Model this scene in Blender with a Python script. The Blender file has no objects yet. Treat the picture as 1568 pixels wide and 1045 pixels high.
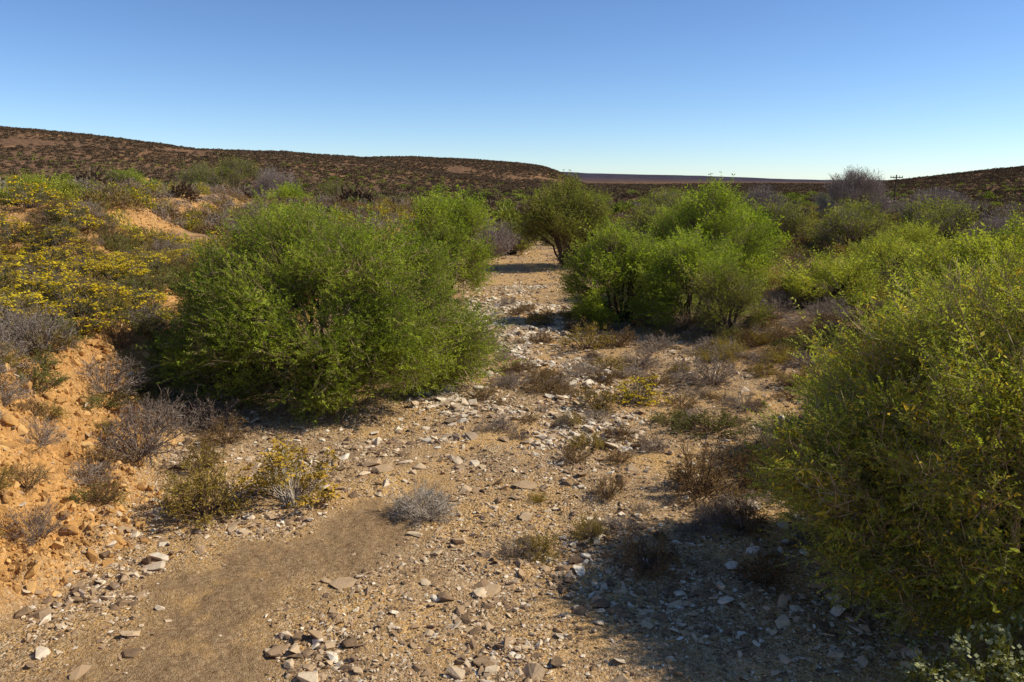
import bpy, bmesh, math, numpy as np
from mathutils import Vector
rng=np.random.default_rng(11)
scene=bpy.context.scene
scene.view_settings.view_transform='Standard'
scene.view_settings.look='None'
scene.view_settings.exposure=0
# ------------------------------------------------------------ noise
def hsh(ix,iy,s):
    n=(ix*374761393+iy*668265263+s*1274126177)&0xFFFFFFFF
    n=((n^(n>>13))*1274126177)&0xFFFFFFFF
    return ((n^(n>>16))&0xFFFFFF)/float(0xFFFFFF)
def vn(x,y,s=0):
    fx=np.floor(x);fy=np.floor(y);ix=fx.astype(np.int64);iy=fy.astype(np.int64)
    u=x-fx;v=y-fy;u=u*u*(3-2*u);v=v*v*(3-2*v)
    a=hsh(ix,iy,s);b=hsh(ix+1,iy,s);c=hsh(ix,iy+1,s);d=hsh(ix+1,iy+1,s)
    return (a*(1-u)+b*u)*(1-v)+(c*(1-u)+d*u)*v
def fbm(x,y,o=4,s=0):
    t=0;a=.5;n=0
    for i in range(o):
        t=t+a*vn(x*2**i+17.3*i,y*2**i-9.1*i,s+i);n+=a;a*=.5
    return t/n
def ss(a,b,x):
    t=np.clip((x-a)/(b-a),0,1);return t*t*(3-2*t)
# ------------------------------------------------------------ terrain
YS=[-40,0,7.4,9.4,12,14.8,20,30,45,60,90,150]
XL=[-4,-4.8,-5.3,-5.0,-5.7,-6.2,-7,-6.5,-4.5,-3.5,-5,-9]
XR=[6,6,6,6,6.5,6.5,5.0,3.6,3.0,2.5,3,3]
RA=([-90,-60,-40,-32.2,-27.7,-20.9,-15.5,-10.6,-6,-2,3,20],[.10,.085,.072,.061,.0518,.0348,.0330,.0262,.012,.003,-.01,-.01],520)
RB=([-60,-30,-15,-10.6,-8.5,-6.2,-3,-.2,1.7,2.8,3.6,5,20],[.02,.02,.024,.0262,.0282,.0275,.0245,.0208,.0165,.0100,.004,-.006,-.006],900)
RC=([-20,0,2.6,5.3,9.9,14.2,18,21,30,60],[.011,.012,.011,.0088,.0068,.0048,.0018,.0004,.0004,.001],3200)
RD=([-10,22,24.5,26.3,29.2,32.2,42,70,100],[-.01,-.009,-.003,.0010,.008,.0148,.032,.05,.05],480)
def hills(x,y):
    az=np.degrees(np.arctan2(x,y));R=np.hypot(x,y);Rc=R*np.maximum(np.cos(np.radians(az)),.35)
    out=np.zeros_like(x)
    for (A,S,D),a in ((RA,.25),(RB,.5),(RC,.5),(RD,.3)):
        azn=az+ (vn(x/160.,y/160.,5)-.5)*1.5
        H=np.maximum(4.5+np.interp(azn,A,S)*D*.985,0)
        rise=ss(a*D,D,Rc)
        h=H*rise*(1-.75*ss(D,2.0*D,Rc))
        out=np.maximum(out,h)
    return out
def height(x,y):
    x=np.asarray(x,float);y=np.asarray(y,float)
    R=np.hypot(x,y)
    xl=np.interp(y,YS,XL)+.9*(fbm(x*.4,y*.45,3,3)-.5)+.45*(fbm(x*2,y*2.2,3,31)-.5)
    d=xl-x
    near=1-ss(60,170,R)
    bank=.32*ss(0,.28,d)+1.35*ss(.5,2.7,d)+.6*ss(2.5,10,d)
    face=ss(0,.4,d)*(1-ss(2.6,4.5,d))
    bank=bank-face*(.7*np.abs(fbm(x*.9,y*1.5,4,8)-.5)*2+.16*(fbm(x*5,y*5,4,88)-.5))
    z=bank*near
    e=-x-(12+np.clip(y-24,0,80)*.22)
    q=np.minimum(e/3.5,(y-22)/5.5)+.9*(fbm(x*.4,y*.4,5,4)-.5)
    z=z+1.3*ss(0,1,q)*near
    z=z+.3*ss(3,9,x)*near+.6*ss(10,40,x)*ss(15,50,y)*near
    z=z+.22*(fbm(x*.3,y*.3,3,1)-.5)+.09*(fbm(x*1.6,y*1.6,3,2)-.5)+.045*(fbm(x*7,y*7,3,6)-.5)*(1-ss(20,40,R))
    z=z+hills(x,y)+ss(120,500,R)*2.2*(fbm(x/70.,y/70.,4,9)-.5)
    return z
def hz(x,y): return float(height(np.array([x]),np.array([y]))[0])
def new_obj(name,me,parent=None,link=True):
    o=bpy.data.objects.new(name,me)
    if link: scene.collection.objects.link(o)
    if parent: o.parent=parent
    return o
def quadmesh(name,V,F,mi=None,mats=()):
    me=bpy.data.meshes.new(name)
    V=np.asarray(V,np.float32);F=np.asarray(F,np.int32);k=F.shape[1]
    me.vertices.add(len(V));me.vertices.foreach_set('co',V.ravel())
    me.loops.add(F.size);me.loops.foreach_set('vertex_index',F.ravel())
    me.polygons.add(len(F));me.polygons.foreach_set('loop_start',np.arange(0,F.size,k,dtype=np.int32))
    for m in mats: me.materials.append(m)
    if mi is not None: me.polygons.foreach_set('material_index',np.asarray(mi,np.int32))
    me.update(calc_edges=True)
    return me
# ------------------------------------------------------------ node helpers
class NT:
    def __init__(s,name):
        s.m=bpy.data.materials.new(name);s.m.use_nodes=True;s.t=s.m.node_tree;s.t.nodes.clear()
    def n(s,typ,ins=None,**kw):
        nd=s.t.nodes.new(typ)
        for k,v in kw.items(): setattr(nd,k,v)
        for k,v in (ins or {}).items():
            if isinstance(v,bpy.types.NodeSocket): s.t.links.new(v,nd.inputs[k])
            else: nd.inputs[k].default_value=v
        return nd
    def mix(s,f,a,b,blend='MIX'):
        nd=s.t.nodes.new('ShaderNodeMix');nd.data_type='RGBA';nd.blend_type=blend
        for i,v in ((0,f),(6,a),(7,b)):
            if isinstance(v,bpy.types.NodeSocket): s.t.links.new(v,nd.inputs[i])
            else: nd.inputs[i].default_value=(v if i==0 else (*v,1))
        return nd.outputs[2]
    def math(s,op,a,b=0.0,c=None,clamp=False):
        nd=s.t.nodes.new('ShaderNodeMath');nd.operation=op;nd.use_clamp=clamp
        for i,v in ((0,a),(1,b),(2,c)):
            if v is None: continue
            if isinstance(v,bpy.types.NodeSocket): s.t.links.new(v,nd.inputs[i])
            else: nd.inputs[i].default_value=v
        return nd.outputs[0]
    def ramp(s,f,pts):
        nd=s.t.nodes.new('ShaderNodeValToRGB');e=nd.color_ramp.elements
        while len(e)<len(pts): e.new(.5)
        for i,(p,c) in enumerate(pts):
            e[i].position=p;e[i].color=(*c,1) if len(c)==3 else c
        s.t.links.new(f,nd.inputs[0]);return nd.outputs[0]
    def mr(s,v,a,b,c=0.,d=1.):
        return s.n('ShaderNodeMapRange',{0:v,1:a,2:b,3:c,4:d},interpolation_type='SMOOTHSTEP').outputs[0]
    def attr(s,name):
        return s.n('ShaderNodeAttribute',attribute_name=name).outputs['Fac']
    def out(s,sh):
        o=s.n('ShaderNodeOutputMaterial');s.t.links.new(sh,o.inputs[0]);return s.m
# ------------------------------------------------------------ ground material
def ground_mat():
    g=NT('dry_riverbed_soil')
    pos=g.n('ShaderNodeNewGeometry').outputs['Position']
    def noise(sc,det=4,rough=.6): return g.n('ShaderNodeTexNoise',{'Vector':pos,'Scale':sc,'Detail':det,'Roughness':rough}).outputs['Fac']
    n1=noise(.35,3);n2=noise(2.2,4);n3=noise(16,5,.75)
    bank=g.attr('bank');mud=g.attr('mud');rub=g.attr('rubble');far=g.attr('far');veg=g.attr('veg');painted_haze=g.attr('painted_haze')
    tan=g.mix(g.mr(n2,.3,.7),(.43,.255,.115),(.65,.42,.21))
    tan=g.mix(g.mr(n1,.40,.58),tan,(.76,.44,.15))
    orange=g.mix(g.mr(n3,.3,.7),(.48,.215,.052),(.82,.44,.135))
    bk=g.math('MULTIPLY',bank,g.mr(n2,.2,.45,.6,1.))
    c=g.mix(bk,tan,orange)
    mudc=g.mix(g.mr(n3,.35,.65),(.22,.13,.062),(.40,.255,.125))
    c=g.mix(g.math('MULTIPLY',mud,g.mr(n2,.25,.5,.5,1.)),c,mudc)
    vor=g.n('ShaderNodeTexVoronoi',{'Vector':pos,'Scale':24.,'Randomness':1.})
    sep=g.n('ShaderNodeSeparateColor',{0:vor.outputs['Color']})
    vor2=g.n('ShaderNodeTexVoronoi',{'Vector':pos,'Scale':70.,'Randomness':1.})
    sep2=g.n('ShaderNodeSeparateColor',{0:vor2.outputs['Color']})
    gc=g.ramp(sep.outputs[0],[(0,(.08,.05,.03)),(.35,(.26,.165,.085)),(.7,(.57,.395,.21)),(1,(.82,.66,.43))])
    gf=g.math('MULTIPLY',g.mr(sep.outputs[1],.4,.55),g.mr(n2,.3,.7,.4,.9))
    gf=g.math('MULTIPLY',gf,g.math('ADD',rub,.15,clamp=True))
    c=g.mix(gf,c,gc)
    gc2=g.ramp(sep2.outputs[0],[(0,(.08,.048,.028)),(.5,(.36,.22,.105)),(1,(.82,.62,.37))])
    c=g.mix(g.math('MULTIPLY',g.mr(sep2.outputs[1],.4,.6,0,.75),g.math('ADD',rub,.35,clamp=True)),c,gc2)
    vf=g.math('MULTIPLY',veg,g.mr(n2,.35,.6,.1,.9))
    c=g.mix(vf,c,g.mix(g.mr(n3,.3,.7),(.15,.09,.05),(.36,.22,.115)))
    vf1=g.n('ShaderNodeTexVoronoi',{'Vector':pos,'Scale':.55,'Randomness':1.}).outputs['Distance']
    nf=g.n('ShaderNodeTexNoise',{'Vector':pos,'Scale':.02,'Detail':6.,'Roughness':.7}).outputs['Fac']
    soil=g.mix(g.mr(nf,.50,.68,0,.8),(.24,.135,.073),(.56,.29,.115))
    dots=g.mr(vf1,.45,.75,1.,0.)
    fc=g.mix(g.math('MULTIPLY',dots,.75),soil,(.095,.06,.04))
    c=g.mix(far,c,fc)
    c=g.mix(painted_haze,c,g.mix(g.mr(nf,.4,.6),(.045,.042,.06),(.07,.062,.08)))  # aerial haze painted into the base colour: far ridge goes blue-grey
    h=g.math('ADD',g.math('MULTIPLY',g.mr(vor.outputs['Distance'],0,.6,1,0),g.math('MULTIPLY_ADD',rub,.9,.15)),g.math('MULTIPLY',n3,1.6))
    h=g.math('ADD',h,g.math('MULTIPLY',g.mr(vor2.outputs['Distance'],0,.6,1,0),.45))
    bmp=g.n('ShaderNodeBump',{'Strength':.85,'Distance':.025,'Height':h}).outputs[0]
    b=g.n('ShaderNodeBsdfDiffuse',{'Color':c,'Roughness':0.,'Normal':bmp})
    return g.out(b.outputs[0])
def leaf_mat(name,cols,trans=.35,tcol=(1.1,1.1,.5),nscale=.8,src='obj'):
    g=NT(name)
    r=g.n('ShaderNodeObjectInfo').outputs['Random'] if src=='obj' else g.attr('tint')
    pos=g.n('ShaderNodeNewGeometry').outputs['Position']
    nz=g.n('ShaderNodeTexNoise',{'Vector':pos,'Scale':nscale,'Detail':2.}).outputs['Fac']
    f=g.math('ADD',g.math('MULTIPLY',r,.6),g.mr(nz,.3,.7,0.,.4))
    k=len(cols)
    c=g.ramp(f,[(i/(k-1),cols[i]) for i in range(k)])
    d=g.n('ShaderNodeBsdfDiffuse',{'Color':c})
    tc=g.mix(1.,c,tcol,'MULTIPLY')
    t=g.n('ShaderNodeBsdfTranslucent',{'Color':tc})
    m=g.n('ShaderNodeMixShader',{0:trans,1:d.outputs[0],2:t.outputs[0]})
    return g.out(m.outputs[0])
def solid_mat(name,a,b,scale=8.,bump=.0,bscale=30.):
    g=NT(name)
    tc=g.n('ShaderNodeTexCoord').outputs['Object']
    nz=g.n('ShaderNodeTexNoise',{'Vector':tc,'Scale':scale,'Detail':2.}).outputs['Fac']
    r=g.n('ShaderNodeObjectInfo').outputs['Random']
    f=g.math('ADD',g.math('MULTIPLY',r,.6),g.mr(nz,.3,.7,0.,.4))
    c=g.mix(f,a,b)
    ins={'Color':c}
    if bump:
        nb=g.n('ShaderNodeTexNoise',{'Vector':tc,'Scale':bscale,'Detail':3.}).outputs['Fac']
        ins['Normal']=g.n('ShaderNodeBump',{'Strength':bump,'Distance':.02,'Height':nb}).outputs[0]
    return g.out(g.n('ShaderNodeBsdfDiffuse',ins).outputs[0])
def stone_mat(name,ramp,src='t'):
    g=NT(name)
    r=g.n('ShaderNodeObjectInfo').outputs['Random'] if src=='obj' else g.attr('tint')
    pos=g.n('ShaderNodeNewGeometry').outputs['Position']
    nz=g.n('ShaderNodeTexNoise',{'Vector':pos,'Scale':14.,'Detail':4.,'Roughness':.7}).outputs['Fac']
    c=g.ramp(r,ramp)
    c=g.mix(g.mr(nz,.35,.7,0.,.45),c,(.40,.25,.12))
    b=g.n('ShaderNodeBump',{'Strength':.6,'Distance':.02,'Height':nz}).outputs[0]
    return g.out(g.n('ShaderNodeBsdfDiffuse',{'Color':c,'Normal':b}).outputs[0])
M_ground=ground_mat()
M_green=leaf_mat('acacia_leaf',[(.12,.16,.022),(.25,.315,.034),(.39,.465,.05),(.54,.60,.085)],.45,src='t')
M_olive=leaf_mat('olive_leaf',[(.13,.14,.03),(.22,.23,.045),(.31,.31,.065),(.38,.36,.085)],.4,src='t')
M_lime=leaf_mat('right_acacia_leaf',[(.17,.20,.026),(.31,.35,.042),(.46,.49,.07),(.60,.60,.10)],.48,src='t')
M_pod=leaf_mat('yellow_pod',[(.58,.38,.04),(.76,.54,.05),(.84,.66,.12)],.3,(1,1,.5),src='t')
M_olivei=leaf_mat('far_bush_leaf',[(.12,.13,.03),(.20,.22,.045),(.29,.31,.06),(.22,.18,.09)],.3)
M_twig=solid_mat('young_twig',(.20,.14,.07),(.40,.30,.18))
M_bark=solid_mat('bark',(.06,.043,.03),(.15,.11,.07),6.,.6,25.)
M_greytwig=solid_mat('grey_twig',(.18,.13,.10),(.36,.285,.22),3.)
M_baretwig=solid_mat('bare_tree_twig',(.24,.185,.15),(.42,.34,.28),3.)
M_browntwig=solid_mat('brown_twig',(.11,.068,.043),(.22,.145,.09),3.)
M_paletwig=solid_mat('pale_twig',(.36,.30,.22),(.58,.50,.40),3.)
M_brownleaf=leaf_mat('brown_leaf',[(.18,.105,.04),(.30,.185,.065),(.41,.28,.10)],.2,(1,1,.6))
M_greyleaf=leaf_mat('grey_leaf',[(.18,.14,.095),(.28,.225,.16),(.37,.31,.22)],.2,(1,1,.7))
M_goldleaf=leaf_mat('gold_leaf',[(.24,.17,.035),(.39,.285,.055),(.50,.38,.09)],.3,(1,1,.5))
M_yflower=leaf_mat('yellow_flower',[(.58,.41,.02),(.74,.54,.03),(.85,.65,.05)],.3,(1,1,.5))
M_shrubgreen=leaf_mat('shrub_green_leaf',[(.11,.12,.03),(.20,.205,.05),(.30,.29,.07)],.3)
M_paleflower=leaf_mat('pale_flower',[(.40,.42,.2),(.55,.55,.28),(.65,.62,.35)],.3,(1,1,.7))
M_goldhead=leaf_mat('golden_flower_head',[(.44,.26,.035),(.64,.41,.06),(.75,.54,.12)],.25,(1,1,.5))
M_farshrub=leaf_mat('far_shrub_leaf',[(.08,.052,.034),(.14,.094,.056),(.21,.15,.085)],.1,(1,1,.8),.05)
SR=[(0,(.12,.08,.052)),(.25,(.26,.17,.10)),(.55,(.49,.34,.195)),(.8,(.66,.51,.33)),(1,(.82,.72,.55))]
M_stone=stone_mat('river_stone',SR);M_rock=stone_mat('flat_rock_stone',SR[2:],'obj')
M_pale=stone_mat('pale_rubble_stone',[(0,(.30,.22,.15)),(.4,(.58,.44,.28)),(1,(.84,.75,.58))])
CRP=[(0,(.30,.145,.045)),(.5,(.56,.30,.09)),(1,(.74,.44,.16))]
M_clod=stone_mat('clay_clod',CRP);M_wall=stone_mat('ruin_stone',CRP,'obj')
# ------------------------------------------------------------ ground sheet
az=np.concatenate([np.arange(-180,-42,3.),np.arange(-42,42,.17),np.arange(42,180.1,3.)])
az=np.radians(az)
r=np.exp(np.arange(math.log(1.0),math.log(6500),.0071))
RR,AA=np.meshgrid(r,az,indexing='ij')
X=RR*np.sin(AA);Y=RR*np.cos(AA)
Z=height(X,Y)
nr,na=X.shape
V=np.stack([X,Y,Z],-1).reshape(-1,3)
idx=np.arange(nr*na).reshape(nr,na)
F=np.stack([idx[:-1,:-1],idx[:-1,1:],idx[1:,1:],idx[1:,:-1]],-1).reshape(-1,4)
F=F[:,::-1]
me=quadmesh('ground',V,F,None,[M_ground])
def zones(x,y):
    R=np.hypot(x,y)
    xl=np.interp(y,YS,XL);xr=np.interp(y,YS,XR)
    d=xl-x
    n=fbm(x*.6,y*.6,4,21)-.5
    n2=fbm(x*2.5,y*2.5,4,22)-.5
    bank=ss(-.3,.3,d+n*1.5)*(1-ss(3.2,6,d+n*3))*(1-ss(60,90,R))
    e=-x-(12+np.clip(y-24,0,80)*.22)
    bank=np.maximum(bank,.8*ss(-.3,.3,e+n)*(1-ss(3,6,e+n*2))*ss(20,23,y)*(1-ss(60,90,y)))
    strip=ss(.62,.75,vn(x/14+3,y/30.,77))*ss(45,60,y)*(1-ss(200,260,y))
    bank=np.maximum(bank,strip*.8)
    cx=np.interp(y,[0,6.5,8.2,9.5,11,13,16],[-3.4,-3.4,-2.9,-2.2,-1.6,-1.0,-.6])
    w=np.interp(y,[0,6.5,8.2,9.5,11,13,16],[2.0,1.7,1.2,.8,.5,.2,.05])
    mud=(1-ss(.4,1.35,np.abs(x-cx+n*1.6+n2*1.3)/w))*(1-ss(10.5,12.5,y))
    rub=(1-mud)*(1-ss(-.2,.6,d))*(.5+.5*ss(.42,.6,fbm(x*.9+4,y*.5,3,40)))
    far=ss(90,200,R)
    chan=(1-ss(-.2,.5,d))*(1-ss(-.5,1.0,x-xr))
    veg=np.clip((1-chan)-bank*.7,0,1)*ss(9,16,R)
    painted_haze=ss(1200,2600,R)
    return dict(bank=bank,mud=mud,rubble=rub,far=far,veg=veg,painted_haze=painted_haze)
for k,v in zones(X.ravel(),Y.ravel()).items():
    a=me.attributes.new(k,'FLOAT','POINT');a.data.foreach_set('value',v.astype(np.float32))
new_obj('ground',me)
# ------------------------------------------------------------ mesh builder
def norm(a): return a/np.maximum(np.linalg.norm(a,axis=-1,keepdims=True),1e-9)
class MB:
    def __init__(s): s.V=[];s.F=[];s.M=[];s.n=0
    def add(s,V,F,m):
        s.V.append(V);s.F.append(F+s.n);s.n+=len(V);s.M.append(np.full(len(F),m))
    def tubes(s,P0,P1,r0,r1,m=0,k=3):
        P0=np.atleast_2d(P0).astype(float);P1=np.atleast_2d(P1).astype(float);n=len(P0)
        r0=np.broadcast_to(np.asarray(r0,float),(n,));r1=np.broadcast_to(np.asarray(r1,float),(n,))
        D=norm(P1-P0);ref=np.where(np.abs(D[:,2:3])>.8,[[1.,0,0]],[[0,0,1.]])
        A=norm(np.cross(D,ref));B=np.cross(D,A)
        rings=[]
        for P,rr in((P0,r0),(P1,r1)):
            for j in range(k):
                t=2*math.pi*j/k
                rings.append(P+(A*math.cos(t)+B*math.sin(t))*rr[:,None])
        V=np.stack(rings,1).reshape(-1,3)
        base=np.arange(n)[:,None]*2*k
        F=np.concatenate([base+np.array([[j,(j+1)%k,k+(j+1)%k,k+j]]) for j in range(k)],0)
        s.add(V,F,m)
    def leaves(s,P,D,N,L,W,m=1):
        n=len(P);D=norm(D);S=norm(np.cross(D,N))
        L=np.broadcast_to(np.asarray(L,float),(n,))[:,None];W=np.broadcast_to(np.asarray(W,float),(n,))[:,None]
        V=np.stack([P,P+D*L*.5+S*W*.5,P+D*L,P+D*L*.5-S*W*.5],1).reshape(-1,3)
        s.add(V,np.arange(4*n).reshape(n,4),m)
    def curve(s,P,r0,r1,m=0,k=3):
        P=np.asarray(P);n=len(P)-1;t=np.linspace(r0,r1,n+1)
        s.tubes(P[:-1],P[1:],t[:-1],t[1:],m,k)
    def arr(s): return np.concatenate(s.V),np.concatenate(s.F),np.concatenate(s.M)
    def mesh(s,name,mats):
        return quadmesh(name,*s.arr(),mats)
def rv(n,rg=rng): return norm(rg.normal(size=(n,3)))
# ---- leaf sprays (axis +X, unit length)   materials: 0 twig 1 leaf 2 pod
def spray(ntw,kp,lf,pods=0,seed=0,wf=.42):
    rg=np.random.default_rng(seed);mb=MB()
    t=np.linspace(0,1,4);P=np.stack([t,.06*np.sin(t*3+seed),-.08*t**2+.03*np.sin(5*t)],-1)
    mb.curve(P,.009,.003,0)
    for i in range(ntw):
        u=.12+.88*i/(ntw-1);p=np.array([np.interp(u,t,P[:,j]) for j in range(3)])
        side=1 if i%2 else -1
        roll=rg.normal(0,.8)
        d=np.array([.8,side*math.cos(roll),math.sin(roll)+.12]);d/=np.linalg.norm(d)
        if i==ntw-1:d=np.array([1,.1,0.])
        L=(.46-.2*u)*rg.uniform(.7,1.25)
        q=p+d*L+np.array([0,0,-.04])
        mb.leaves(p[None],(q-p)[None],rv(1,rg),np.linalg.norm(q-p),.012,0)
        k=kp
        tt=np.linspace(.15,1,k);pp=p+(q-p)*tt[:,None]
        for sd in(1,-1):
            up=norm(np.array([0,0,1.])+rg.normal(0,.5,3))
            S=norm(np.cross(d,up))
            D=norm(d*.6+S*sd+rg.normal(0,.3,(k,3)))
            mb.leaves(pp,D,norm(up+rg.normal(0,.5,(k,3))),lf*rg.uniform(.7,1.3,k),lf*wf,1)
    if pods:
        k=pods;u=rg.uniform(.3,1,k);pp=np.stack([u,rg.normal(0,.1,k),rg.normal(0,.05,k)],-1)
        mb.leaves(pp,rv(k,rg)*[.8,.8,1],rv(k,rg),rg.uniform(.08,.16,k),.034,2)
    return mb.arr()
def bare_spray(seed,n=10,sub=2):
    rg=np.random.default_rng(seed);mb=MB()
    mb.curve(np.array([[0,0,0],[.5,.03,.02],[1,.02,.12]]),.012,.004,0)
    for i in range(n):
        u=rg.uniform(.05,1);p=np.array([u,0,.04*u]);d=norm(np.array([.9,rg.normal(0,.5),rg.normal(.15,.5)]))
        L=rg.uniform(.2,.5);q=p+d*L;mb.leaves(p[None],d[None],rv(1,rg),L,.02,0)
        for j in range(sub):
            v=rg.uniform(.2,.9);a=p+(q-p)*v;mb.leaves(a[None],norm(d+rg.normal(0,.5,3))[None],rv(1,rg),rg.uniform(.1,.25),.014,0)
    return mb.arr()
S_near=[spray(8,5,.068,seed=i) for i in range(5)]+[bare_spray(9,6,1)]
S_nearp=[spray(8,6,.052,pods=(0,8,3,0,20)[i],seed=20+i) for i in range(5)]+[bare_spray(19,7,2)]
S_mid=[spray(7,3,.10,seed=40+i) for i in range(5)]+[bare_spray(29,7,1)]
S_midp=[spray(7,3,.10,pods=(0,3,0,5)[i],seed=45+i) for i in range(4)]
S_far=[spray(5,2,.17,seed=60+i,wf=.4) for i in range(3)]
S_farb=[spray(5,2,.15,seed=70+i,wf=.36) for i in range(2)]+[bare_spray(75)]
S_bare=[bare_spray(30+i) for i in range(3)]
def euler_mats(r):
    a,b,c=r[:,0],r[:,1],r[:,2];ca,sa,cb,sb,cc,sc=np.cos(a),np.sin(a),np.cos(b),np.sin(b),np.cos(c),np.sin(c)
    M=np.empty((len(r),3,3))
    M[:,0,0]=cc*cb;M[:,0,1]=cc*sb*sa-sc*ca;M[:,0,2]=cc*sb*ca+sc*sa
    M[:,1,0]=sc*cb;M[:,1,1]=sc*sb*sa+cc*ca;M[:,1,2]=sc*sb*ca-cc*sa
    M[:,2,0]=-sb;M[:,2,1]=cb*sa;M[:,2,2]=cb*ca
    return M
def bake(name,P,rot,s,protos,mats,parent,rg,flat=False):
    k=rg.integers(0,len(protos),len(P));M=euler_mats(rot)*s[:,None,None]
    Vs=[];Fs=[];Ms=[];Ts=[];n0=0
    for i,(V,F,m) in enumerate(protos):
        j=np.where(k==i)[0]
        if not len(j): continue
        W=np.einsum('nij,vj->nvi',M[j],V)+P[j][:,None,:]
        FF=F[None]+(np.arange(len(j))*len(V))[:,None,None]+n0
        n0+=len(j)*len(V);Vs.append(W.reshape(-1,3));Fs.append(FF.reshape(-1,F.shape[1]));Ms.append(np.tile(m,len(j)))
        Ts.append(np.repeat(rg.random(len(j)),len(V)))
    me=quadmesh(name,np.concatenate(Vs),np.concatenate(Fs),np.concatenate(Ms),mats)
    if flat: me.polygons.foreach_set('use_smooth',np.zeros(len(me.polygons),bool))
    a=me.attributes.new('tint','FLOAT','POINT');a.data.foreach_set('value',np.concatenate(Ts).astype(np.float32))
    return new_obj(name,me,parent),n0//4
# ------------------------------------------------------------ instancer
def instancer(name,pts,rot,scl,idx,protos,parent=None):
    col=bpy.data.collections.new(name+'_set')
    for p in protos: col.objects.link(p)
    me=bpy.data.meshes.new(name);n=len(pts);me.vertices.add(n)
    me.vertices.foreach_set('co',np.asarray(pts,np.float32).ravel())
    a=me.attributes.new('rot','FLOAT_VECTOR','POINT');a.data.foreach_set('vector',np.asarray(rot,np.float32).ravel())
    a=me.attributes.new('scl','FLOAT_VECTOR','POINT');a.data.foreach_set('vector',np.asarray(scl,np.float32).ravel())
    a=me.attributes.new('idx','INT','POINT');a.data.foreach_set('value',np.asarray(idx,np.int32))
    me.update();o=new_obj(name,me,parent)
    t=bpy.data.node_groups.new(name+'_gn','GeometryNodeTree')
    t.interface.new_socket('Geometry',in_out='INPUT',socket_type='NodeSocketGeometry')
    t.interface.new_socket('Geometry',in_out='OUTPUT',socket_type='NodeSocketGeometry')
    N=t.nodes.new;L=t.links.new
    gi=N('NodeGroupInput');go=N('NodeGroupOutput');ip=N('GeometryNodeInstanceOnPoints')
    ci=N('GeometryNodeCollectionInfo');ci.inputs['Collection'].default_value=col
    ci.inputs['Separate Children'].default_value=True;ci.inputs['Reset Children'].default_value=True
    def na(nm,ty):
        x=N('GeometryNodeInputNamedAttribute');x.data_type=ty;x.inputs['Name'].default_value=nm
        return x.outputs['Attribute']
    e=N('FunctionNodeEulerToRotation');L(na('rot','FLOAT_VECTOR'),e.inputs[0])
    L(gi.outputs[0],ip.inputs['Points']);L(ci.outputs[0],ip.inputs['Instance'])
    ip.inputs['Pick Instance'].default_value=True
    L(na('idx','INT'),ip.inputs['Instance Index']);L(e.outputs[0],ip.inputs['Rotation']);L(na('scl','FLOAT_VECTOR'),ip.inputs['Scale'])
    L(ip.outputs[0],go.inputs[0])
    md=o.modifiers.new('scatter','NODES');md.node_group=t
    return o
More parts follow.
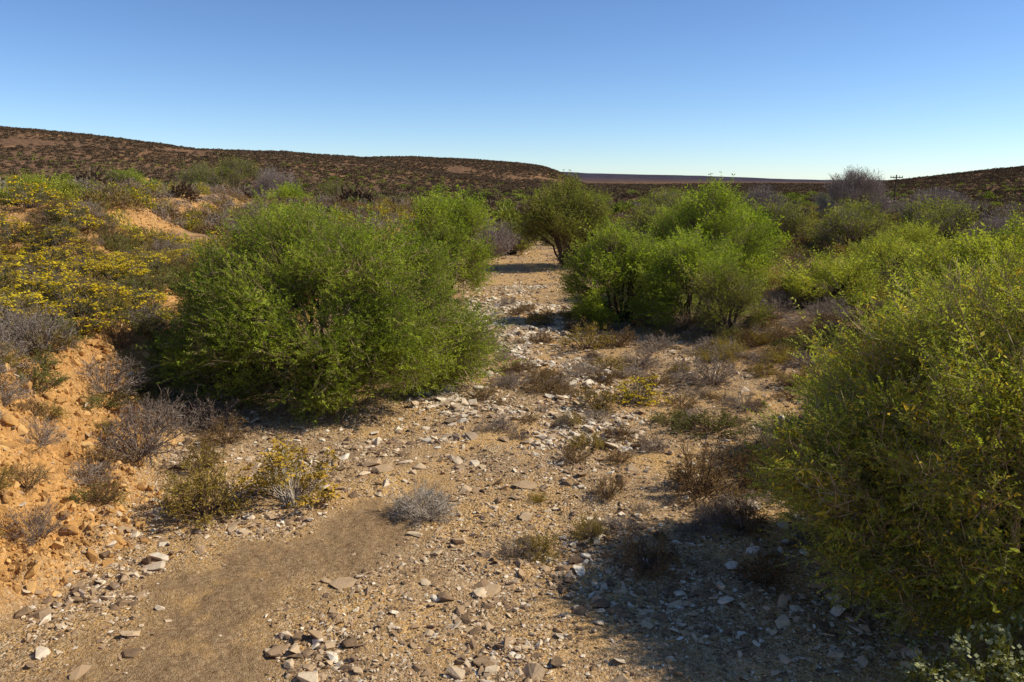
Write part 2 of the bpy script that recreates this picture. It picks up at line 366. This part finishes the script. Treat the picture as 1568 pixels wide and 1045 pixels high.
# ------------------------------------------------------------ big bushes
TOT=0
def bush(name,x,y,rx,ry,h,n,protos,leaf,K=16,low=0.,size=.55,seed=1,stems=6,bark=M_bark,twig=M_twig,inner=.18,blob=.34,up=.3,stemr=.05,br=26,top=.74,fill=0):
    global TOT
    rg=np.random.default_rng(seed)
    z0=hz(x,y)
    C=[];Rb=[]
    ga=rg.uniform(0,6.28)
    for i in range(K):
        a=ga+i*2.39996+rg.normal(0,.3);sn=max(0.,1-(i+.5)/K*1.18);cs=math.sqrt(1-sn*sn)
        rr=rg.uniform(.52,.85)
        b=blob*rg.uniform(.6,1.25)
        C.append([math.cos(a)*cs*rx*rr,math.sin(a)*cs*ry*rr,h*(low+.15+(top-.08-low)*sn*rg.uniform(.88,1.1))]);Rb.append(b)
    for i in range(fill):
        a=-math.pi*(.15+.7*(i+.5)/fill);C.append([math.cos(a)*rx*.5,math.sin(a)*ry*.62,h*rg.uniform(.28,.42)]);Rb.append(blob*1.05)
    C.append([0,0,h*.5]);Rb.append(blob*1.6)
    C=np.array(C);Rb=np.array(Rb)
    w=Rb**2;w/=w.sum()
    k=rg.choice(len(C),n,p=w)
    D=rv(n,rg)
    cc=C[k];cen=np.array([0,0,h*.35])
    outw=norm(cc-cen)
    flip=(D*outw).sum(1)<-.3;D[flip]*=-1
    rad=np.where(rg.random(n)<inner,rg.uniform(.2,.8,n),rg.uniform(.72,1.1,n)+np.where(rg.random(n)<.15,.28,0))
    P=cc+D*(Rb[k]*rad)[:,None]*np.array([rx,ry,h*.45])
    P[:,2]=np.maximum(P[:,2],h*low*.35+rg.uniform(.05,.35,n))
    base=np.array([0,0,h*.05])
    dr=norm(norm(P-base)*1.0+D*.45+np.array([0,0,up])+rg.normal(0,.36,(n,3)))
    s=size*rg.uniform(.5,1.4,n)*np.where(rg.random(n)<.05,1.5,1.)
    P=P-dr*s[:,None]*.55
    rot=np.stack([rg.uniform(-.9,.9,n),-np.arcsin(np.clip(dr[:,2],-1,1)),np.arctan2(dr[:,1],dr[:,0])],-1)
    mb=MB();st=[]
    for i in range(stems):
        a=i*6.283/stems+rg.normal(0,.4);q=np.array([math.cos(a)*rx*.07,math.sin(a)*ry*.07,-.15]);st.append(q)
    def bez(a,b,c,m): 
        t=np.linspace(0,1,m)[:,None];p=(1-t)**2*a+2*t*(1-t)*b+t*t*c
        p[1:-1]+=rg.normal(0,.02*np.linalg.norm(c-a),(m-2,3));return p
    for i,c in enumerate(C):
        a=st[np.argmin([np.linalg.norm((q-c)[:2]) for q in st])]+rg.normal(0,.03,3)
        mid=a*.45+c*.55+np.array([0,0,h*.1]);mid[:2]*=.75
        pp=bez(a,mid,c,8);mb.curve(pp,stemr*rg.uniform(.6,1.1),stemr*.3,0,5)
        m=np.where(k==i)[0]
        m=m[rg.random(len(m))<min(1,br/max(len(m),1))]
        for j in m:
            u=rg.integers(3,8);q0=pp[u];tgt=P[j]
            mm=(q0+tgt)*.5+rg.normal(0,.06,3)*h*.3
            mb.curve(bez(q0,mm,tgt,4),stemr*.22,stemr*.07,0,3)
    o=new_obj(name,mb.mesh(name,[bark]))
    o.location=(x,y,z0)
    _,q=bake('foliage',P,rot,s,protos,[twig,leaf,M_pod],o,rg);TOT+=q
    return o
bush('acacia_bush',-4.0,16.9,3.3,2.9,4.15,5400,S_near,M_green,K=42,size=.60,seed=33,blob=.255,fill=5)
bush('acacia_bush',-6.5,17.2,1.2,1.2,1.7,450,S_near,M_olive,K=10,size=.6,seed=4)
bush('acacia_bush',-2.7,31,1.9,1.9,4.5,1600,S_mid,M_green,K=18,low=.08,size=.7,seed=5,blob=.29)
bush('olive_bush',2.9,42,2.3,2.0,4.2,1200,S_mid,M_olive,K=16,low=.24,size=.85,seed=8,stemr=.09,up=.6)
bush('acacia_bush',3.6,25.5,2.0,1.8,3.4,1600,S_mid,M_green,K=20,size=.6,seed=12,blob=.255)
bush('acacia_bush',5.5,24.2,1.7,1.6,3.1,1250,S_mid,M_green,K=16,size=.6,seed=13,blob=.265)
bush('acacia_bush',7.5,30,2.2,2.0,4.1,1600,S_mid,M_green,K=20,low=.05,size=.7,seed=14,blob=.255)
bush('olive_bush',6.2,22.3,1.0,.9,2.1,450,S_mid,M_olive,K=8,low=.1,size=.5,seed=15)
bush('acacia_tree',5.75,8.2,2.85,2.1,3.65,5000,S_nearp,M_lime,K=42,size=.55,seed=21,blob=.245,low=.04,stems=10,inner=.1,stemr=.04)
bush('acacia_tree',6.9,6.9,1.6,1.2,3.6,1500,S_nearp,M_lime,K=14,size=.5,seed=27,low=.08)
bush('acacia_bush',7.6,12.4,2.2,2.0,2.9,1900,S_nearp,M_lime,K=14,size=.6,seed=22)
bush('acacia_bush',12.6,19.5,2.8,2.5,3.5,2300,S_midp,M_lime,K=20,size=.65,seed=23,blob=.28)
for i,(x,y,rx,h,P,n) in enumerate([(31.5,75,3.3,5.3,'b',1200),(24,55,2.0,2.6,'o',500),(30.5,58,1.9,2.6,'o',450),
     (12.5,62,2.8,3.6,'o',650),(9,50,2.0,2.8,'o',450),(13,46,2.0,2.8,'g',550),(17,52,2.4,2.9,'o',550),(0,50,1.6,2.1,'o',350),(-1.2,48,1.6,1.8,'b',350),
     (-30,88,3.6,4.8,'o',800),(-35,92,3.0,4.0,'o',500),(-25,86,2.4,4.1,'b',550),(-42,88,2.4,3.0,'g',400),(-38,78,1.8,2.6,'o',350),(-20,92,2.2,2.9,'o',350),
     (-21.5,78,1.8,2.1,'g',300),(20,40,1.8,2.1,'l',500),(16,34,1.5,1.9,'l',400),(26,42,2.2,2.2,'b',500),(35,66,3.0,3.0,'b',600),(22,70,2.8,3.6,'b',600),
     (16,78,3,3.7,'o',500),(8,95,2.6,3.4,'g',350),(-18,31,1.3,1.0,'l',300),(10.5,36,1.6,2.4,'o',450),(20,47,2,2.4,'o',450),(27,50,2.2,2.4,'o',450),(5,62,2,2.9,'o',400),(17,63,2.6,3.2,'o',450),(11,27,1.6,1.9,'l',450)]):
    nm={'b':'bare_tree','o':'olive_bush','g':'acacia_bush','l':'acacia_bush'}[P]
    pr={'b':S_bare,'o':S_farb,'g':S_far,'l':S_midp}[P]
    bush(nm,x,y,rx,rx*.9,h,n,pr,{'b':M_olive,'o':M_olive,'g':M_green,'l':M_lime}[P],K=12,low=.1,size=.9 if y>45 else .65,seed=50+i,bark=M_baretwig if P=='b' else M_bark,twig=(M_baretwig if P=='b' else M_greytwig) if P in'bo' else M_twig,up=.7,stemr=.06,br=10,top=.66,blob=.3)
print('foliage quads',TOT)
# ------------------------------------------------------------ small shrubs (unit: 1 m wide, height hh)
def shrub(name,mats,nst=60,hh=.6,nch=10,leaves=8,ll=.035,lw=.015,tw=.0045,flowers=0,seed=0,flat=.1,fl=.03,curl=.1,sub=(.05,.13)):
    rg=np.random.default_rng(seed);mb=MB()
    lob=rv(5,rg)
    for i in range(nst):
        a=rg.uniform(0,6.283);e=math.asin(rg.uniform(flat,1))
        u=np.array([math.cos(a)*math.cos(e),math.sin(a)*math.cos(e),math.sin(e)])
        lump=.78+.3*max(0,max(lob@u))**3
        d=u*[.5,.5,hh]*rg.uniform(.65,1.1)*lump
        b=np.array([math.cos(a),math.sin(a),0])*rg.uniform(0,.12)
        t=np.linspace(0,1,5)[:,None]
        P=b+d*t+np.array([0,0,1])*curl*hh*(t*(1-t))*2+rg.normal(0,.022,(5,3))*t
        mb.curve(P,tw*1.4,tw*.6,0)
        m=nch;uu=rg.uniform(.35,1,m)**.7;q=np.stack([np.interp(uu,np.linspace(0,1,5),P[:,j]) for j in range(3)],-1)
        ln=rg.uniform(*sub,m)[:,None]
        dd=norm(norm(d)[None]*.7+rg.normal(0,.7,(m,3))+[0,0,.3])*ln
        mb.leaves(q,dd,rv(m,rg),ln[:,0],tw*1.6,0)
        mb.leaves(q+dd*.5,dd+rg.normal(0,.04,(m,3)),rv(m,rg),ln[:,0]*.7,tw*1.4,0)
        if leaves:
            n=leaves*m;k=rg.integers(0,m,n);v=rg.uniform(.1,1.1,n)[:,None]
            pp=q[k]+dd[k]*v+rg.normal(0,.008,(n,3))
            mb.leaves(pp,norm(norm(dd[k])+rg.normal(0,.7,(n,3))),rv(n,rg),ll*rg.uniform(.6,1.3,n),lw,1)
        if flowers and rg.random()<flowers:
            c=P[-1];n=16
            off=rg.normal(0,1,(n,3))*[fl,fl,fl*.35]
            mb.leaves(c+off+[0,0,.01],rv(n,rg)*[1,1,.3],np.array([[0,0,1.]])+rg.normal(0,.4,(n,3)),fl*1.2,fl*.9,2)
    me=mb.mesh(name,mats);return new_obj(name,me,link=False)
P_={}
P_['grey']=[shrub('p_grey%d'%i,[M_greytwig,M_greyleaf],70,.62,11,2,.022,.01,seed=100+i) for i in range(3)]
P_['brown']=[shrub('p_brown%d'%i,[M_browntwig,M_brownleaf],60,.62,10,4,.026,.012,seed=110+i,flat=.15) for i in range(3)]
P_['gold']=[shrub('p_gold%d'%i,[M_browntwig,M_goldleaf],60,.66,9,5,.032,.015,seed=120+i,flat=.15) for i in range(2)]
P_['yellow']=[shrub('p_yel%d'%i,[M_greytwig,M_shrubgreen,M_yflower],70,.66,8,4,.03,.014,flowers=.8,seed=130+i,fl=.038) for i in range(2)]
P_['green']=[shrub('p_grn%d'%i,[M_browntwig,M_shrubgreen],60,.6,9,5,.032,.015,seed=140+i) for i in range(2)]
P_['cushion']=[shrub('p_cush%d'%i,[M_paletwig,M_greyleaf],170,.52,14,2,.02,.008,tw=.0035,seed=150+i,flat=.0,sub=(.04,.09)) for i in range(1)]
P_['ever']=[shrub('p_ever%d'%i,[M_paletwig,M_goldleaf,M_goldhead],46,.78,7,5,.05,.02,flowers=1.,seed=160+i,flat=.25,fl=.038) for i in range(2)]
P_['umbel']=[shrub('p_umb%d'%i,[M_shrubgreen,M_shrubgreen,M_paleflower],26,.9,5,5,.07,.025,flowers=1.,seed=170+i,flat=.5,fl=.045) for i in range(1)]
P_['grass']=[shrub('p_grass%d'%i,[M_goldleaf,M_goldleaf],130,.6,2,1,.05,.008,tw=.003,seed=180+i,flat=.4,curl=.3,sub=(.1,.2)) for i in range(1)]
NM=dict(grey='grey_karoo_shrub',brown='brown_karoo_shrub',gold='golden_karoo_shrub',yellow='yellow_flowering_shrub',green='green_karoo_shrub',
        cushion='grey_cushion_shrub',ever='everlasting_flower_shrub',umbel='pale_flowering_plant',grass='dry_grass_tuft')
cnt=0
def put(ty,x,y,w,h):
    global cnt;cnt+=1
    pr=P_[ty][cnt%len(P_[ty])]
    o=new_obj(NM[ty],pr.data)
    z=hz(x,y)
    hh=max(v.co.z for v in pr.data.vertices)
    o.location=(x,y,z-.02);o.scale=(w,w*rng.uniform(.85,1.1),h/hh);o.rotation_euler=(0,0,rng.uniform(0,6.28))
for a in [('ever',-3.1,10.7,1.5,1.1),('gold',-4.15,10.2,1.3,.95),('gold',-4.5,10.5,.9,.7),('cushion',-1.23,10.3,1.1,.5),
 ('brown',1.6,8.6,.95,.6),('brown',3.0,9.6,.75,.55),('brown',2.85,8.35,.75,.5),('gold',.33,9.1,.75,.36),('grey',.05,9.0,.5,.3),('gold',1.0,9.6,.55,.4),('brown',2.7,10.2,.42,.3),
 ('grass',.38,10.8,.4,.25),('brown',1.4,10.9,.65,.4),('brown',1.03,12.3,.6,.42),('brown',1.9,13.5,.7,.42),('brown',1.75,12.3,.6,.32),
 ('gold',1.7,15.3,1.,.62),('yellow',2.6,15.9,1.1,.6),('gold',2.0,21,1.4,1.0),('brown',2.9,21.5,1.2,.7),('grey',4.4,17,1.5,.75),('grey',4.6,15.2,1.,.4),
 ('green',3.7,13.9,1.4,.45),('green',3.0,14.4,.8,.35),('grey',3.9,21,1.2,.55),('brown',.28,18.5,.9,.42),('brown',.7,16.5,1.,.48),('grey',.13,13.6,.4,.25),
 ('brown',-.3,15.6,.4,.2),('brown',2.75,10.9,1.4,.85),('brown',3.6,11.1,1.1,.75),('brown',4.1,12,1.1,.8),('grey',1.0,14.2,.4,.3),('grey',-.1,28.8,.8,.5),('brown',.5,27.6,.8,.5),
 ('grey',1.6,18,1.1,.5),('gold',2.3,18.6,1,.5),('grey',3.1,19,1.3,.5),('brown',3.2,17.3,1,.4),('grass',5.6,20,1.2,.6),('grass',6.6,19,1.2,.5),('grass',4.9,19.3,.8,.5),
 ('grey',-6.05,12.3,1.5,1.1),('grey',-6.3,13.4,1.2,.8),('brown',-5.5,10.1,.5,.4),('grey',-8.6,12.8,1.5,.8),('brown',-9.3,12.3,1.2,.8),('grey',-7.6,14.4,1.4,.8),
 ('grey',-8.2,11.6,1.3,.8),('brown',-7.7,10.9,1.,.6),('grey',-8.5,13.9,1.5,.9),('grey',-7.0,7.9,1.2,.8),('brown',-6.2,9.6,.7,.5),('grey',-5.7,8.9,.7,.5),('grey',-9.6,13.6,1.5,.9),
 ('grey',-6.9,9.4,1.2,.8),('grey',-6.4,8.4,1,.7),('gold',-6.0,8.3,.6,.45),('gold',-6.2,9.0,.5,.4),('grey',-7.3,8.6,1.1,.7),
 ('umbel',3.6,6.2,.7,.6),('umbel',4.0,6.0,.8,.85),('umbel',4.4,6.1,.8,.9),('umbel',4.8,6.15,.7,.8),('brown',.8,22,.9,.5),('brown',-.6,21.5,.7,.4),('gold',.9,25,1,.6),
 ('brown',4.9,10.3,1,.7),('brown',4.1,8.9,.8,.5),('yellow',-9.6,17.2,1.6,.9),('yellow',-10.6,18.0,1.6,.9),('yellow',-8.6,18.5,1.5,.9),('yellow',-12.2,18.6,1.5,.9),
 ('yellow',-8.9,16.2,1.3,.8),('yellow',-11.4,19.4,1.6,1.0),('yellow',-14.2,26,1.7,1.0),('yellow',-16.3,27.5,1.8,1.1),('yellow',-15.2,24.5,1.5,.9),
 ('grey',2.4,12.9,.6,.4),('brown',.9,17.4,.8,.4),('grey',-.2,19.8,.6,.3),('brown',1.9,24,1.1,.6),('grey',-5.6,14.2,1.3,.9),('brown',-5.0,13.3,.9,.6),('gold',-4.9,12.0,.8,.6),('grey',-9.3,14.5,1.5,.9),('grey',-10.5,15.0,1.6,1.0),('brown',-9.9,13.4,1.3,.8)]:
    put(*a)
# ------------------------------------------------------------ scrub cover (mass)
allp=P_['grey']+P_['brown']+P_['gold']+P_['yellow']+P_['green']+P_['grass']
def scatter_pts(n,y0,y1,a0=-40,a1=40,p=1.):
    rr=(y0**p+(y1**p-y0**p)*rng.random(n))**(1/p);a=np.radians(rng.uniform(a0,a1,n))
    return rr*np.sin(a),rr*np.cos(a)
def farshrub(name,mats,seed,n=46,L=.28,W=.2,mix=0.):
    rg=np.random.default_rng(seed);mb=MB()
    lob=rv(4,rg)
    D=rv(n,rg);D[:,2]=np.abs(D[:,2]);lm=.72+.35*np.clip((D@lob.T).max(1),0,1)**3
    P=D*(rg.uniform(.25,.48,n)*lm)[:,None]
    Dn=norm(rg.normal(size=(n,3))*.7+D*.8);N=rv(n,rg);m=rg.random(n)<mix
    if (~m).any(): mb.leaves(P[~m]-[0,0,.02],Dn[~m],N[~m],L,W,0)
    if m.any(): mb.leaves(P[m]*1.05,Dn[m],N[m],L*.6,W*1.3,1)
    return new_obj(name,mb.mesh(name,mats),link=False)
MIDP=[farshrub('m_%02d'%i,[a,b],300+i,n=330,L=.15,W=.022,mix=mx) for i,(a,b,mx) in enumerate(
  [(M_greytwig,M_greyleaf,.4)]*3+[(M_browntwig,M_brownleaf,.5)]*3+[(M_browntwig,M_goldleaf,.55)]*2+[(M_shrubgreen,M_yflower,.35)]*2+[(M_browntwig,M_shrubgreen,.6)]*2+[(M_goldleaf,M_goldleaf,.3)])]
x,y=scatter_pts(11500,9,130,-42,42,1.25)
x2,y2=scatter_pts(2200,12,48,-42,-12,1.3);x=np.concatenate([x,x2]);y=np.concatenate([y,y2])
xl=np.interp(y,YS,XL);xr=np.interp(y,YS,XR)
d=xl-x;left=d>0
nb=left&(y<16)
ok=((left&((d>2.4)|(rng.random(len(x))<.3)))|((x>xr)))
ok&=~(nb&(d<3.0)&(rng.random(len(x))<.7))
e=-x-(12+np.clip(y-24,0,80)*.22)
ok&=~((e>-.2)&(e<3.5)&(y>21)&(rng.random(len(x))<.5))
ok&=(fbm(x*.25,y*.25,3,60)>np.where(left&(y<50),.32,.34))
ok&=~((np.hypot(x-6.5,y-9.6)<2.8))
ok&=~((x>xr)&(y<13)&(rng.random(len(x))<.6))
x=x[ok];y=y[ok];xl=xl[ok];n=len(x)
w=rng.uniform(.6,1.3,n)*np.interp(np.hypot(x,y),[10,30,60,120],[.9,1.1,1.4,2.0]);h=w*rng.uniform(.6,1.0,n)
t=fbm(x*.12+5,y*.12,3,70)+rng.normal(0,.13,n)-.05*(x<xl)
idx=np.where(t<.45,rng.integers(0,3,n),np.where(t<.58,rng.integers(3,6,n),np.where(t<.62,rng.integers(6,8,n),np.where(t<.65,12,rng.integers(10,12,n)))))
leftz=(x<xl)&(y<60)&(y>15)&(rng.random(n)<.45*ss(.42,.6,fbm(x*.3,y*.3,2,72)));idx=np.where(leftz,rng.integers(8,10,n),idx)
x3=rng.uniform(-.6,6.2,210);y3=9+19*rng.random(210)**1.1;k3=(fbm(x3*.6,y3*.6,2,71)>.44)&((x3>1.)|(y3>14))
x3=x3[k3];y3=y3[k3];n3=len(x3)
w3=rng.uniform(.3,.9,n3);x=np.concatenate([x,x3]);y=np.concatenate([y,y3]);w=np.concatenate([w,w3]);h=np.concatenate([h,w3*rng.uniform(.45,.75,n3)])
idx=np.concatenate([idx,np.where(rng.random(n3)<.5,rng.integers(0,3,n3),rng.integers(3,7,n3))]);n=len(x)
order=sorted(range(len(allp)),key=lambda i:allp[i].name);inv=np.zeros(13,int)
for i,o in enumerate(order): inv[o]=i
sp=[allp[i] for i in order]
nr_=np.hypot(x,y)<34
rt=np.stack([rng.normal(0,.08,n),rng.normal(0,.08,n),rng.uniform(0,6.28,n)],-1);ps=np.stack([x,y,height(x,y)-.03],-1)
m=nr_;instancer('karoo_scrub',ps[m],rt[m],np.stack([w,w,h],-1)[m],inv[idx][m],sp)
m=~nr_;instancer('karoo_scrub',ps[m],rt[m],np.stack([w,w,h*1.3],-1)[m],idx[m],MIDP)
print('scrub',n,nr_.sum())
FP=[farshrub('f_%d'%i,[(M_farshrub,M_farshrub,M_farshrub,M_olivei)[i]],200+i,n=40) for i in range(4)]
x,y=scatter_pts(85000,85,950,-42,42,1.5)
ok=fbm(x/40.,y/40.,3,90)+rng.normal(0,.05,len(x))>.31
x=x[ok];y=y[ok];n=len(x);R=np.hypot(x,y)
w=rng.uniform(.8,1.7,n)*np.interp(R,[85,300,900],[1.0,1.2,1.9]);h=w*rng.uniform(.6,1.0,n)
idx=np.where((rng.random(n)<.10)&(R<350),3,rng.integers(0,3,n))
instancer('distant_scrub',np.stack([x,y,height(x,y)],-1),np.stack([0*x,0*x,rng.uniform(0,6.28,n)],-1),np.stack([w,w,h],-1),idx,FP)
FB=[farshrub('g_%d'%i,[(M_olivei,M_olivei,M_farshrub)[i]],210+i,n=420,L=.14,W=.05) for i in range(3)]
x,y=scatter_pts(760,50,260,-38,38,1.2)
cxl=np.interp(y,[60,240],[2,40]);ok=((np.abs(x-cxl)<.30*y)|(rng.random(len(x))<.35))&((y>62)|(np.abs(x-1)>4))
x=x[ok];y=y[ok];n=len(x);w=rng.uniform(2.0,4.8,n)*np.where(y<62,.6,1.);h=w*rng.uniform(.7,1.05,n)
instancer('distant_bushes',np.stack([x,y,height(x,y)-.1],-1),np.stack([0*x,0*x,rng.uniform(0,6.28,n)],-1),np.stack([w,w,h],-1),rng.integers(0,3,n),FB)
# ------------------------------------------------------------ stones
def hullmesh(name,pts):
    bm=bmesh.new()
    for p in pts: bm.verts.new(p)
    r_=bmesh.ops.convex_hull(bm,input=bm.verts)
    dead=[g for g in r_['geom_interior'] if isinstance(g,bmesh.types.BMVert)]
    if dead: bmesh.ops.delete(bm,geom=dead,context='VERTS')
    bmesh.ops.triangulate(bm,faces=bm.faces)
    me=bpy.data.meshes.new(name);bm.to_mesh(me);bm.free()
    me.polygons.foreach_set('use_smooth',np.zeros(len(me.polygons),bool))
    return me
def hullarr(pts):
    me=hullmesh('tmp',pts);V=np.array([v.co[:] for v in me.vertices]);F=np.array([p.vertices[:] for p in me.polygons])
    bpy.data.meshes.remove(me);return V,F,np.zeros(len(F),int)
ST=[];CL=[]
for i in range(14):
    q=rv(11)*np.array([.5,rng.uniform(.25,.45),rng.uniform(.14,.32)])
    q[:,2]=np.clip(q[:,2],-.12,.5*abs(q[:,2]).max()+.05)
    ST.append(hullarr(q))
for i in range(6): CL.append(hullarr(rv(14)*np.array([.5,.4,.32])))
def stones(name,n,s0,s1,pw,y0,y1,thr,a=34,mat=M_stone,wid=None):
    x,y=scatter_pts(n,y0,y1,-a,a,1.1)
    zn=zones(x,y)
    xr=np.interp(y,YS,XR);xl=np.interp(y,YS,XL)
    ch=((x>xl-.1)&(x<xr+2))
    pr=np.where(ch,zn['rubble']**1.3+.05,.14)*(1-.8*zn['mud'])*(.3+.7*ss(.4,.6,fbm(x*1.2,y*1.2,3,55)))
    if wid is not None: pr=pr*(1-ss(.6,1.,np.abs(x-wid[0]-wid[2]*(y-20))/wid[1]))*ss(.38,.55,fbm(x*.7,y*.5,3,66))
    ok=rng.random(n)<pr*thr
    x=x[ok];y=y[ok];n=len(x)
    s=s0*(1-rng.random(n)*(1-(s0/s1)**pw))**(-1/pw)
    rot=np.stack([rng.normal(0,.3,n),rng.normal(0,.3,n),rng.uniform(0,6.28,n)],-1)
    bake(name,np.stack([x,y,height(x,y)+s*.05],-1),rot,s,ST,[mat],None,rng,True)
    print(name,n)
stones('gravel',170000,.022,.08,1.5,6,24,1.)
stones('river_stones',130000,.055,.30,2.2,6,60,1.)
stones('pale_rubble',60000,.08,.42,2.4,13,34,1.,14,M_pale,(.3,2.6,.03))
x,y=scatter_pts(90000,6,40,-42,-10,1.1);zn=zones(x,y);ok=rng.random(len(x))<zn['bank']*.9;x=x[ok];y=y[ok];n=len(x)
s=.03*(1-rng.random(n)*(1-(.03/.26)**1.8))**(-1/1.8)
bake('clay_clods',np.stack([x,y,height(x,y)+s*.05],-1),rng.uniform(0,6.28,(n,3)),s,CL,[M_clod],None,rng,True)
print('clods',n)
for (x,y,s,sz) in [(-1.85,8.3,.46,.7),(-2.1,8.35,.2,.7),(-2.05,12.0,.42,.9),(-2.3,12.3,.38,1.1),(-1.75,12.4,.3,1.3),(-4.9,10.3,.38,.8),(-4.3,9.0,.3,1.1),(-4.25,8.75,.32,.5),(-.25,8.1,.3,1.0),(-5.1,9.6,.3,1.),(1.3,19.4,.5,.7),(.2,11.3,.4,.5),(-3.3,10.2,.22,1.5)]:
    q=rv(18)*np.array([.5,.33,.2]);q[:,2]=np.clip(q[:,2],-.1,.09)
    me=hullmesh('flat_rock',q);me.materials.append(M_rock);o=new_obj('flat_rock',me);o.scale=(s,s,s*sz)
    o.location=(x,y,hz(x,y)+s*.06);o.rotation_euler=(rng.normal(0,.12),rng.normal(0,.12),rng.uniform(-.5,.5))
# ------------------------------------------------------------ ruin & telegraph pole
px,py_=-96,205.
par=bpy.data.objects.new('ruined_stone_wall',None);scene.collection.objects.link(par);par.location=(px,py_,hz(px,py_))
for i in range(30):
    me=hullmesh('wall_stone_%d'%i,rv(14)*np.array([1.,.7,.7]));me.materials.append(M_wall);o=new_obj('wall_stone_%d'%i,me,par)
    o.location=(rng.choice([-2.1,-1.7,1.5,2.2])+rng.normal(0,.45),rng.normal(0,.5),rng.uniform(.2,2.6))
X0,Y0=60.5,128.
par=bpy.data.objects.new('telegraph_pole',None);scene.collection.objects.link(par);par.location=(X0,Y0,hz(X0,Y0))
mb=MB();mb.curve(np.array([[0,0,-.3],[0,0,2.5],[.02,0,5.2]]),.14,.1,0,10);new_obj('post',mb.mesh('post',[M_bark]),par)
mb=MB();mb.tubes([[-1.0,-.13,4.8]],[[1.0,-.13,4.8]],.07,.07,0,4);mb.tubes([[-.6,-.13,4.8]],[[0,-.1,4.2]],.03,.03,0,4);mb.tubes([[.6,-.13,4.8]],[[0,-.1,4.2]],.03,.03,0,4);new_obj('crossarm',mb.mesh('crossarm',[M_bark]),par)
mb=MB()
for xx in(-.9,-.45,.45,.9): mb.tubes([[xx,-.13,4.85]],[[xx,-.13,5.1]],.06,.04,0,6)
new_obj('insulators',mb.mesh('insulators',[M_paletwig]),par)
# ------------------------------------------------------------ light, sky, camera
S=Vector((1,.03,0)).normalized();el=math.radians(42)
S=Vector((S.x*math.cos(el),S.y*math.cos(el),math.sin(el)))
sl=bpy.data.lights.new('sun','SUN');sl.energy=5.0;sl.angle=math.radians(.5);sl.color=(1,.94,.82)
so=new_obj('sun',sl);so.rotation_euler=S.to_track_quat('Z','Y').to_euler()
w=bpy.data.worlds.new('World');scene.world=w;w.use_nodes=True;nt=w.node_tree
bg=nt.nodes['Background'];sky=nt.nodes.new('ShaderNodeTexSky');sky.sky_type='NISHITA';sky.sun_disc=False
sky.sun_elevation=el;sky.sun_rotation=math.atan2(S.x,S.y);sky.altitude=1000;sky.air_density=.85;sky.dust_density=0.1;sky.ozone_density=3.4
gm=nt.nodes.new('ShaderNodeGamma');gm.inputs[1].default_value=1.15
mx=nt.nodes.new('ShaderNodeMix');mx.data_type='RGBA';mx.blend_type='MULTIPLY';mx.inputs[0].default_value=1.;mx.inputs[7].default_value=(.93,.99,1.08,1)
nt.links.new(sky.outputs[0],gm.inputs[0]);nt.links.new(gm.outputs[0],mx.inputs[6]);nt.links.new(mx.outputs[2],bg.inputs[0]);bg.inputs[1].default_value=.1
cam=bpy.data.cameras.new('camera');co=new_obj('camera',cam);cam.lens=28;cam.sensor_width=36;cam.clip_end=20000;cam.clip_start=.05
co.location=(0,0,4.5);co.rotation_euler=(math.radians(90-11.4),0,0);scene.camera=co
